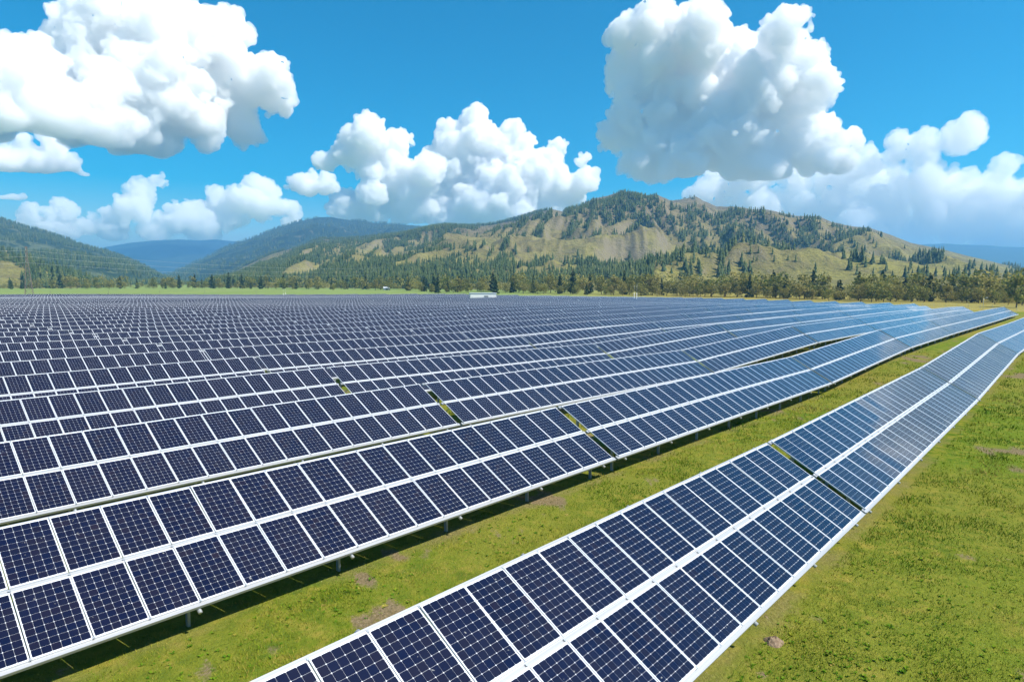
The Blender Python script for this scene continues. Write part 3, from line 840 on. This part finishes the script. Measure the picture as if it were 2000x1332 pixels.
def tree_line():
    rg = np.random.default_rng(12); k = 0; X = -140.
    bx = [p[0] for p in BASE]; by = [p[1] for p in BASE]
    def put(px, depth_mul, s, con, lab, grp):
        py = np.interp(px, bx, by); r = ray(px, py); d = (FAR_Z - CAMZ) / r[2]; x, y = r[0]*d*depth_mul, r[1]*d*depth_mul
        tr, cr = (TREES_C if con else TREES_B)[rg.integers(0, 4 if con else 6)]
        o = link('conifer_tree' if con else 'broadleaf_tree', None, None, (x, y, gz(x, y) - .1), (0, 0, rg.uniform(0, 2*PI)), (s*rg.uniform(.9, 1.15), s*rg.uniform(.9, 1.15), s))
        tag(o, lab, 'tree', grp); link('trunk', tr, o); link('crown', cr, o)
    count = 0
    while X < 2140:
        right = smooth(1300, 1950, X)
        for row in range(3):
            con = rg.random() < (.10, .28, .5)[row]
            mul = 1 + .03*row + rg.uniform(0, .035) + .05*row*right
            s = rg.uniform(.75, 1.35)*(1, 1.15, 1.25)[row]*(.8 if con else 1)
            if row == 0: s *= .75
            if 400 < X < 700 and row == 0: s *= .8
            if rg.random() < .12: continue
            where = [w for lim, w in ((60, 'left of the tall pylon'), (755, 'between tall pylon and shed'), (937, 'between shed and white station'), (1243, 'between white station and stout mast'), (1800, 'between stout mast and lamp poles'), (9999, 'behind the fence and its lamp poles')) if X < lim][0]
            front = ('front', 'middle', 'back')[row]
            if con: lab, grp = 'dark pointed conifer, %s of the tree belt, %s' % (front, where), 'conifers of the tree belt'
            else: lab, grp = 'round olive tree, %s of the tree belt, %s' % (front, where), 'broadleaf trees of the tree belt'
            put(X + rg.uniform(-9, 9), mul, float(s), con, lab, grp); count += 1
        X += rg.uniform(20, 30)
    # single trees one can pick out
    put(1985, .93, 1.45, False, 'largest spreading tree, standing out in front of the belt by the fence', None)
    put(733, .97, 1.15, False, 'dark full tree in front of the belt near the white shed', None)
    put(650, .95, .62, False, 'low round bush standing alone in the green meadow', None)
    put(855, .97, 1.0, True, 'conifer at the meadow edge standing left of the white station', None)
    put(968, .97, .95, True, 'conifer at the meadow edge standing right of the white station', None)
    put(1338, .98, .8, False, 'single rounded tree before the bald knoll, apart from the belt', None)
    print('single trees', count + 6)
tree_line()
def belt():
    rg = np.random.default_rng(77); var = [leaf_tree(300+k, 10, w, False, 130) for k, w in enumerate((9, 11, 8, 10))]
    bx = [p[0] for p in BASE]; by = [p[1] for p in BASE]; Vs, Fs, Ts = [], [], []; base = 0
    data = []
    for tr, cr in var:
        v = np.empty(len(cr.vertices)*3); cr.vertices.foreach_get('co', v); a = np.empty(len(cr.vertices)); cr.attributes['tint'].data.foreach_get('value', a); data.append((v.reshape(-1, 3), a))
    for k in range(820):
        px = rg.uniform(-200, 2200); py = np.interp(px, bx, by); r = ray(px, py); d = (FAR_Z - CAMZ)/r[2]*(1.04 + rg.beta(1, 2)*.34)
        x, y = r[0]*d, r[1]*d; s = rg.uniform(.45, 1.35)*(.6 + .7*smooth(-.35, .35, float(noise2(np.array([px/70.]), np.array([d/40.]), 9)[0]))); v, a = data[rg.integers(0, 4)]; an = rg.uniform(0, 2*PI)
        # lifted where the foot of the hills already rises
        R = np.array([[math.cos(an), -math.sin(an), 0], [math.sin(an), math.cos(an), 0], [0, 0, 1]])
        V = (v*np.array([1.1, 1.1, 1])*s) @ R.T + np.array([x, y, FAR_Z - .5]); m = len(V)
        Vs.append(V); Fs.append(np.arange(m).reshape(-1, 4) + base); base += m; Ts.append(np.clip(a + rg.normal(0, .18), 0, 1))
    me = np_mesh('woodland_belt', np.concatenate(Vs), np.concatenate(Fs), [M_LEAF]); set_attr(me, 'tint', np.concatenate(Ts))
    tag(link('woodland_belt', me), 'dense mixed scrub and willow woods behind the single trees of the meadow edge', 'woodland', kind='stuff')
belt()

# ------------------------------------------------------------------ station, masts, pylons, fence, shed
M_WHITE, t, b = mat('white_paint', .5, color=(.80,.80,.78))
n = N(t); t.links.new(n.ramp(n.noise(.8, 5), [(.3, (.70,.70,.68)), (.7, (.82,.82,.80))]), b.inputs['Base Color'])
M_GREY, t, b = mat('grey_paint', .5, color=(.32,.33,.34))
n = N(t); t.links.new(n.ramp(n.noise(2, 4), [(.3, (.27,.28,.29)), (.7, (.37,.38,.39))]), b.inputs['Base Color'])
M_RUST, t, b = mat('weathered_steel', .7, .2, (.16,.13,.11))
n = N(t); t.links.new(n.ramp(n.noise(2, 4), [(.3, (.12,.10,.09)), (.7, (.22,.18,.15))]), b.inputs['Base Color'])
M_WIRE, t, b = mat('bare_wire', .4, .6, (.55,.56,.58))
M_ROOF, t, b = mat('tin_roof', .4, .3, (.78,.79,.80))
n = N(t); t.links.new(n.ramp(n.noise(1.5, 4), [(.3, (.70,.71,.72)), (.7, (.84,.85,.86))]), b.inputs['Base Color'])

def station():
    x, y = XY(*STATION); z = gz(x, y)
    root = link('inverter_station', None, None, (x, y, z), (0, 0, math.radians(10)))
    tag(root, 'white box-shaped inverter station standing among the far solar rows', 'building')
    w, d, hgt = 5.0, 1.6, 3.9
    mb = MB(); mb.box((-w, -d, .5), (w, d, hgt)); link('wall', mb.mesh('wall', M_WHITE), root)
    mb = MB(); mb.box((-w-.15, -d-.15, hgt), (w+.15, d+.15, hgt+.22)); rf = link('roof', mb.mesh('roof', M_ROOF), root)
    mb = MB(); mb.box((-w+.1, -d+.1, -.4), (w-.1, d-.1, .5)); link('plinth', mb.mesh('plinth', M_GREY), root)
    for px in (-3.6, -1.2, 3.4):
        mb = MB(); mb.box((px-.55, -d-.04, .6), (px+.55, -d, 2.9)); dr = link('door', mb.mesh('door', M_WHITE), root)
        mb = MB(); mb.box((px+.36, -d-.09, 1.6), (px+.46, -d-.04, 1.85)); link('handle', mb.mesh('handle', M_GREY), dr)
    for px in (1.1,):
        mb = MB(); mb.box((px-.8, -d-.03, 2.2), (px+.8, -d, 3.1)); fr = link('vent', mb.mesh('vent', M_GREY), root)
        for k in range(5):
            mb = MB(); mb.bar((px-.75, -d-.05, 2.3+.17*k), (px+.75, -d-.05, 2.3+.17*k), .05, .03); link('slat', mb.mesh('slat', M_RAIL), fr)
    mb = MB(); mb.box((-w-.03, -1.0, .6), (-w, .9, 2.9)); link('end_door', mb.mesh('end_door', M_GREY), root)
station()

def mast(px, py_base, depth, top_py, label, lean=0):
    r = ray(px, 560); x, y = r[0]/r[1]*depth, depth; z = gz(x, y); q = ray(px, top_py); zt = CAMZ + q[2]/q[1]*depth
    root = link('lightning_mast', None, None, (x, y, z)); tag(root, label, 'mast', 'lightning masts')
    hgt = zt - z
    mb = MB(); mb.tube([(0,0,-.3),(0,0,hgt*.6)], [.11,.085], 8); link('pole', mb.mesh('pole', M_WHITE, True), root)
    mb = MB(); mb.tube([(0,0,hgt*.6),(0,0,hgt)], [.06,.03], 8); link('rod', mb.mesh('rod', M_RAIL, True), root)
    mb = MB(); mb.box((-.22,-.22,-.2),(.22,.22,.12)); link('footing', mb.mesh('footing', M_GREY), root)
mast(1244, 579, 246, 556, 'thick white lightning mast at the far side of the field, stouter of a pair')
mast(1239, 579, 262, 557, 'thin grey lightning mast close beside the stouter white mast')
mast(553, 577, 318, 565, 'short white lightning mast at the field edge before the green meadow')
mast(557, 577, 330, 564, 'thin lightning mast next to the short white mast before the meadow')

def pylon(px, depth, top_py, label, yaw=0.):
    r = ray(px, 560); x, y = r[0]/r[1]*depth, depth; q = ray(px, top_py); z = FAR_Z; hgt = CAMZ + q[2]/q[1]*depth - z
    root = link('power_pylon', None, None, (x, y, z), (0, 0, yaw)); tag(root, label, 'pylon', 'lattice power pylons')
    bw, tw, th = hgt*.07, hgt*.016, .17
    def wid(z_): return bw + (tw - bw)*min(1, z_/(hgt*.72)) if z_ < hgt*.72 else tw
    for sx in (-1, 1):
        for sy in (-1, 1):
            mb = MB(); zs = [-.5, hgt*.36, hgt*.72, hgt*.97]
            for a, b_ in zip(zs[:-1], zs[1:]): mb.bar((sx*wid(max(a,0)), sy*wid(max(a,0)), a), (sx*wid(b_), sy*wid(b_), b_), th, th)
            link('leg', mb.mesh('leg', M_RUST), root)
    mb = MB(); lv = list(np.linspace(0, hgt*.72, 9)) + list(np.linspace(hgt*.72, hgt*.97, 6))[1:]
    for a, b_ in zip(lv[:-1], lv[1:]):
        wa, wb = wid(a), wid(b_)
        for s in (-1, 1):
            mb.bar((-wa, s*wa, a), (wb, s*wb, b_), .09); mb.bar((wa, s*wa, a), (-wb, s*wb, b_), .09)
            mb.bar((s*wa, -wa, a), (s*wb, wb, b_), .09); mb.bar((s*wa, wa, a), (s*wb, -wb, b_), .09)
        for s in (-1, 1): mb.bar((-wb, s*wb, b_), (wb, s*wb, b_), .09); mb.bar((s*wb, -wb, b_), (s*wb, wb, b_), .09)
    tag(link('lattice_bracing', mb.mesh('lattice_bracing', M_RUST), root), kind='stuff')
    arms = []
    for zf, ln in ((.70, .15), (.82, .11), (.94, .085)):
        for s in (-1, 1):
            mb = MB(); e = (s*ln*hgt, 0, zf*hgt)
            for sy in (-1, 1): mb.bar((s*tw, sy*tw, zf*hgt), e, .16); mb.bar((s*tw, sy*tw, zf*hgt + hgt*.035), e, .12)
            ar = link('cross_arm', mb.mesh('cross_arm', M_RUST), root)
            mb = MB(); mb.tube([e, (e[0], e[1], e[2]-1.4)], [.13, .13], 6); link('insulator', mb.mesh('insulator', M_GREY), ar)
            arms.append((e[0], e[1], e[2]-1.4))
    mw = Matrix.Translation((x, y, z)) @ Matrix.Rotation(yaw, 4, 'Z')
    return [mw @ Vector(a) for a in arms]
A1 = pylon(56, 410, 479, 'tall rusty lattice pylon standing in the green meadow', math.radians(-60))
A2 = pylon(838, 1020, 512, 'smaller lattice pylon rising out of the woods behind the meadow', math.radians(-60))
A0 = [p + (p - q)*Vector((.45, .45, 0)) + Vector((0, 0, 0)) for p, q in zip(A1, A2)]
def wires(P, Q, sag, where):
    for k, (p, q) in enumerate(zip(P, Q)):
        pts = [p.lerp(q, f/20) - Vector((0, 0, sag*4*(f/20)*(1 - f/20))) for f in range(21)]
        mb = MB(); mb.tube(pts, [.022]*21, 4)
        tag(link('power_line', mb.mesh('power_line', M_WIRE)), where, 'wire', 'overhead power lines')
wires(A1, A2, 9, 'thin overhead power line strung between the two lattice pylons')
wires(A0, A1, 5, 'thin overhead power line leaving the tall meadow pylon')

def fence():
    pts = [(278, -110), (276, 20), (272, 60), (272, 150), (258, 205)]
    root = link('wire_fence', None, None, (*XY(*pts[0]), 0)); tag(root, 'wire fence on thin posts between the solar rows and the yellow meadow', 'fence')
    ox, oy = XY(*pts[0]); path = []
    for (a0, c0), (a1, c1) in zip(pts[:-1], pts[1:]):
        m = int(math.hypot(a1-a0, c1-c0)//3.2)
        for i in range(m): path.append(XY(a0 + (a1-a0)*i/m, c0 + (c1-c0)*i/m))
    mb = MB(); mb.tube([(0,0,-.4),(0,0,1.9)], [.045,.045], 6); mp = mb.mesh('post', M_STEEL)
    zs = [gz(x, y) for x, y in path]
    for (x, y), z in zip(path, zs): link('post', mp, root, (x-ox, y-oy, z))
    for hgt in (.15, .5, .85, 1.2, 1.5, 1.8):
        mb = MB()
        for (p, z0), (q, z1) in zip(list(zip(path, zs))[:-1], list(zip(path, zs))[1:]):
            mb.bar((p[0]-ox, p[1]-oy, z0+hgt), (q[0]-ox, q[1]-oy, z1+hgt), .02)
        link('wire', mb.mesh('wire', M_WIRE), root)
    for a, c, lab in ((264, 28, 'lamp pole beside the fence where the second row ends'), (270, 12, 'lamp pole between the fence and the yellow meadow'), (274, -2, 'lamp pole at the fence near the largest tree')):
        x, y = XY(a, c); o = link('lamp_pole', None, None, (x, y, gz(x, y))); tag(o, lab, 'lamp pole', 'lamp poles by the fence')
        mb = MB(); mb.tube([(0,0,-.3),(0,0,4.2)], [.06,.045], 8); link('pole', mb.mesh('pole', M_RAIL, True), o)
        mb = MB(); mb.bar((0,0,4.15),(.7,-.3,4.4), .06); link('arm', mb.mesh('arm', M_RAIL), o)
        mb = MB(); mb.box((.5,-.45,4.36),(1.1,-.15,4.48)); link('lamp_head', mb.mesh('lamp_head', M_WHITE), o)
fence()
def field_posts():
    for px in (98, 212, 312, 400, 500):
        d = 1270*10.0/(574-546.0)*1.02; r = ray(px, 572); x, y = r[0]/r[1]*d, d
        o = link('marker_post', None, None, (x, y, gz(x, y))); tag(o, 'short dark marker post at the edge of the green meadow', 'post', 'marker posts along the meadow')
        mb = MB(); mb.tube([(0,0,-.3),(0,0,2.6)], [.10,.08], 6); link('pole', mb.mesh('pole', M_RUST), o)
        mb = MB(); mb.tube([(0,0,2.6),(0,0,2.75)], [.13,.02], 6); link('cap', mb.mesh('cap', M_RUST), o)
field_posts()
def shed():
    r = ray(755, 566); d = (FAR_Z - CAMZ)/r[2]*.97; x, y = r[0]*d, r[1]*d
    o = link('shed', None, None, (x, y, FAR_Z), (0, 0, .3)); tag(o, 'small shed with a pale tin roof by the meadow trees', 'shed')
    mb = MB(); mb.box((-3,-2,-.2),(3,2,1.9)); mb.add([(-3,-2,1.9),(-3,2,1.9),(-3,0,2.9)], [(0,2,1)]); mb.add([(3,-2,1.9),(3,2,1.9),(3,0,2.9)], [(0,1,2)])
    link('wall', mb.mesh('wall', M_GREY), o)
    mb = MB(); mb.bar((-3.3,-1.15,2.45),(3.3,-1.15,2.45), 2.75, .08, 0, (0,-.41,.91)); mb.bar((-3.3,1.15,2.45),(3.3,1.15,2.45), 2.75, .08, 0, (0,.41,.91)); link('roof', mb.mesh('roof', M_ROOF), o)
    mb = MB(); mb.box((-.6,-2.05,-.1),(.6,-2,1.7)); link('door', mb.mesh('door', M_RUST), o)
shed()

# ------------------------------------------------------------------ clouds
def droplet_material(name, density):
    m = bpy.data.materials.new(name); m.use_nodes = True
    t = m.node_tree; t.nodes.clear(); o_ = t.nodes.new('ShaderNodeOutputMaterial'); v_ = t.nodes.new('ShaderNodeVolumeScatter')
    v_.inputs['Color'].default_value = (1, 1, 1, 1); v_.inputs['Density'].default_value = density; v_.inputs['Anisotropy'].default_value = 0
    t.links.new(v_.outputs[0], o_.inputs['Volume']); m.cycles.homogeneous_volume = True
    return m
def ico(sub):
    bm = bmesh.new(); bmesh.ops.create_icosphere(bm, subdivisions=sub, radius=1)
    V = np.array([v.co[:] for v in bm.verts]); Fc = np.array([[v.index for v in f.verts] for f in bm.faces]); bm.free(); return V, Fc
ICO = ico(2)
def cloud(label, lobes, d0, base_py, seed, vox, levels=2, dens=.014):
    rg = np.random.default_rng(seed); S = []
    q = ray(1000, base_py); base = CAMZ + q[2]/q[1]*d0*.98
    for Lb in lobes:
        x, y, r = Lb[:3]; d = Lb[3] if len(Lb) > 3 else d0
        v = ray(x, y); R = r*d/F_PX; c = v*(d/np.linalg.norm(v[:2])); c[2] += CAMZ; c[:2] *= 1 + rg.uniform(-.5, .5)*R/d
        S.append((c, R*.80))
    top = list(S)
    for lev in range(levels):
        new = []
        for c, R in top:
            for _ in range(15 if lev == 0 else 9):
                z = rg.uniform(-.6, 1); th = rg.uniform(0, 2*PI); k = math.sqrt(max(0, 1-z*z)); nn = np.array([k*math.cos(th), k*math.sin(th), z])
                if nn[1] > .6: continue
                new.append((c + nn*R*rg.uniform(.85, 1.0), R*rg.uniform(.14, .40)))
        S += new; top = new
    V0, F0 = ICO; C = np.array([s_[0] for s_ in S]); Rr = np.array([s_[1] for s_ in S])
    def build(scale, octs, fine, vx, density, part):
        V = (V0[None]*(Rr*scale)[:, None, None] + C[:, None, :]).reshape(-1, 3)
        V[:, 2] = np.where(V[:, 2] < base, base - (base - V[:, 2])*.22, V[:, 2])
        Fc = (F0[None] + (np.arange(len(S))*len(V0))[:, None, None]).reshape(-1, 3)
        ob = link(part, np_mesh(part, V, Fc))
        def remesh(v_):
            me_in = ob.data; md = ob.modifiers.new('r', 'REMESH'); md.mode = 'VOXEL'; md.voxel_size = v_
            out = bpy.data.meshes.new_from_object(ob.evaluated_get(bpy.context.evaluated_depsgraph_get()))
            ob.modifiers.clear(); ob.data = out; bpy.data.meshes.remove(me_in); return out
        def puff(m2, octs):
            nv = len(m2.vertices); co = np.empty(nv*3); m2.vertices.foreach_get('co', co); co = co.reshape(-1, 3)
            no = np.empty(nv*3); m2.vertices.foreach_get('normal', no); no = no.reshape(-1, 3); disp = 0
            for k, (wl, am, kind) in enumerate(octs):
                q = co/(vox*wl); q = q + .45*np.stack([vnoise(q*.8, seed+91), vnoise(q*.8, seed+92), vnoise(q*.8, seed+93)], 1)
                v_ = vnoise(q, seed*7+k+int(wl*3)); disp = disp + ((np.abs(v_)*2 - .45) if kind else v_*1.1)*am*vox
            co = co + no*(disp*np.clip((co[:, 2]-base)/(vox*9), .22, 1))[:, None]
            m2.vertices.foreach_set('co', co.ravel()); m2.update()
        puff(remesh(vx*1.25), octs); puff(remesh(vx*.8), fine)
        ob.data.materials.clear(); ob.data.materials.append(droplet_material('cloud_droplets', density)); ob.data.name = part
        return ob
    main = build(1.0, ((20, 6.5, 1), (10, 4.4, 1), (5, 2.6, 1)), ((3.5, 1.05, 1), (2.0, .6, 0)), vox, dens*math.sqrt(8000/d0), 'cloud')
    tag(main, label, 'cloud')
cloud('huge bright cumulus with a broad grey base over the wooded left hillside',
  [(215,75,72),(275,60,55),(330,110,80),(160,130,55),(420,95,46),(450,75,22),(440,180,70),(515,165,52),(550,205,28),(300,190,100),(200,200,80),(100,180,58),(30,185,55),(0,165,40),(95,112,16),(380,215,60),(-60,190,70),(40,225,62,6900),(120,240,58,7000),(200,260,50,7300),(260,275,45,7500),(300,282,38,7800),(-80,220,80,6700),(-20,230,60,6500),(-160,200,90)], 8000, 335, 1, 22)
cloud('tall towering cumulus standing over the summit of the bare mountain',
  [(1300,80,58),(1240,90,33),(1280,55,30),(1370,105,55),(1440,140,40),(1455,95,18),(1525,110,48),(1555,160,45),(1480,190,70),(1380,200,90),(1270,170,60),(1230,235,45),(1200,268,30),(1300,260,85),(1420,260,85),(1540,225,60),(1590,255,45),(1640,278,25),(1600,290,45),(1350,300,60),(1250,300,45),(1480,300,50)], 9500, 362, 2, 25)
cloud('long cauliflower cloud bank low over the blue mountain',
  [(725,248,27),(738,285,36),(790,272,25),(768,315,45),(715,330,35),(682,302,16),(645,312,14),(830,335,38),(890,270,24),(930,268,26),(985,270,28),(1000,300,40),(1065,310,35),(1085,292,20),(1142,308,16),(1150,342,20),(1040,340,48),(960,340,48),(900,340,36),(1110,368,38),(1000,385,55),(900,385,48),(820,380,45),(760,370,38),(720,405,38),(680,408,24),(860,420,36),(790,415,30),(930,425,30),(1080,400,30)], 15000, 456, 3, 38)
cloud('pale broad cloud beneath the grey base of the huge cumulus',
  [(40,310,40),(100,318,36),(0,325,45),(140,330,20),(-60,320,45),(70,335,30),(165,357,13),(185,352,10)], 10500, 366, 4, 26)
cloud('small lone puff of cloud in the blue above the rounded mountain', [(600,362,26),(575,362,16),(630,368,18),(592,350,14)], 12000, 390, 5, 20)
cloud('tiny cloud puff just above the left hillside', [(25,395,16),(45,392,10),(5,398,14),(-30,400,20)], 13000, 414, 6, 18)
cloud('distant heap of hazy clouds above the valley mouth',
  [(290,375,18),(312,355,15),(270,398,22),(240,410,22),(340,425,18),(370,420,22),(352,405,12),(440,398,22),(470,385,15),(512,370,13),(520,392,18),(490,405,26),(540,408,18),(450,430,26),(400,440,22),(570,422,16),(180,440,18),(130,425,18),(100,440,20),(220,450,20),(300,450,20),(60,430,16)], 22000, 484, 7, 36, dens=.009)
cloud('wide pale cloud bank low behind the right shoulder of the mountain',
  [(1480,345,40),(1420,362,36),(1560,352,38),(1640,362,42),(1740,385,50),(1850,392,55),(1950,395,55),(1690,315,24),(1740,300,22),(1790,283,18),(1850,272,14),(1885,258,12),(1800,335,24),(1950,350,30),(1380,385,28),(1600,415,45),(1500,400,40),(1700,430,40),(1850,440,40),(2050,390,60),(2000,440,40),(1780,455,30),(1930,465,32),(1660,440,35),(2060,470,40),(1560,420,30)], 17000, 500, 8, 42, dens=.006)

# unseen cumulus past the frame edges; right-hand clouds are added to whiten panel reflections
cloud('unseen broad cumulus bank added right of the field to whiten panel reflections',
  [(2150,330,80),(2250,300,90),(2380,330,100),(2520,320,100),(2650,350,90),(2300,380,80),(2450,390,80),(2180,400,60),(2600,400,80),(2220,230,50),(2420,240,60)], 15000, 480, 9, 70, 1)
cloud('unseen large cumulus added high to the right of the field', [(3300,60,120),(3450,80,130),(3180,110,90),(3360,140,120)], 12000, 230, 10, 80, 1)
cloud('unseen tall cumulus added right of the pale cloud bank to whiten panel reflections', [(2300,180,85),(2240,235,55),(2370,140,80),(2410,240,105),(2290,300,70),(2500,200,100),(2530,300,90),(2200,300,36),(2430,340,70)], 11000, 385, 12, 55, 1)  # unseen tower, added so the far right panels mirror white instead of blue
cloud('cumulus bank to the left beyond the wooded hillside', [(-500,260,110),(-650,240,120),(-380,300,80),(-800,280,120),(-560,340,90)], 12000, 400, 11, 70, 1)

# ------------------------------------------------------------------ haze in the valley air
M_HAZE = bpy.data.materials.new('haze_air'); M_HAZE.use_nodes = True
t = M_HAZE.node_tree; t.nodes.clear(); o_ = t.nodes.new('ShaderNodeOutputMaterial'); v_ = t.nodes.new('ShaderNodeVolumePrincipled')
v_.inputs['Color'].default_value = (.21, .56, 1.0, 1); v_.inputs['Density'].default_value = 1.35e-4; v_.inputs['Anisotropy'].default_value = .2
v_.inputs['Density Attribute'].default_value = ''
t.links.new(v_.outputs[0], o_.inputs['Volume']); M_HAZE.cycles.homogeneous_volume = True
mb = MB(); mb.box((-14000, -3000, FAR_Z - 8), (14000, 12800, 620)); tag(link('haze', mb.mesh('haze', M_HAZE)), 'thin blue haze filling the valley air', 'haze', kind='stuff')

print('script', time.time() - T_START)
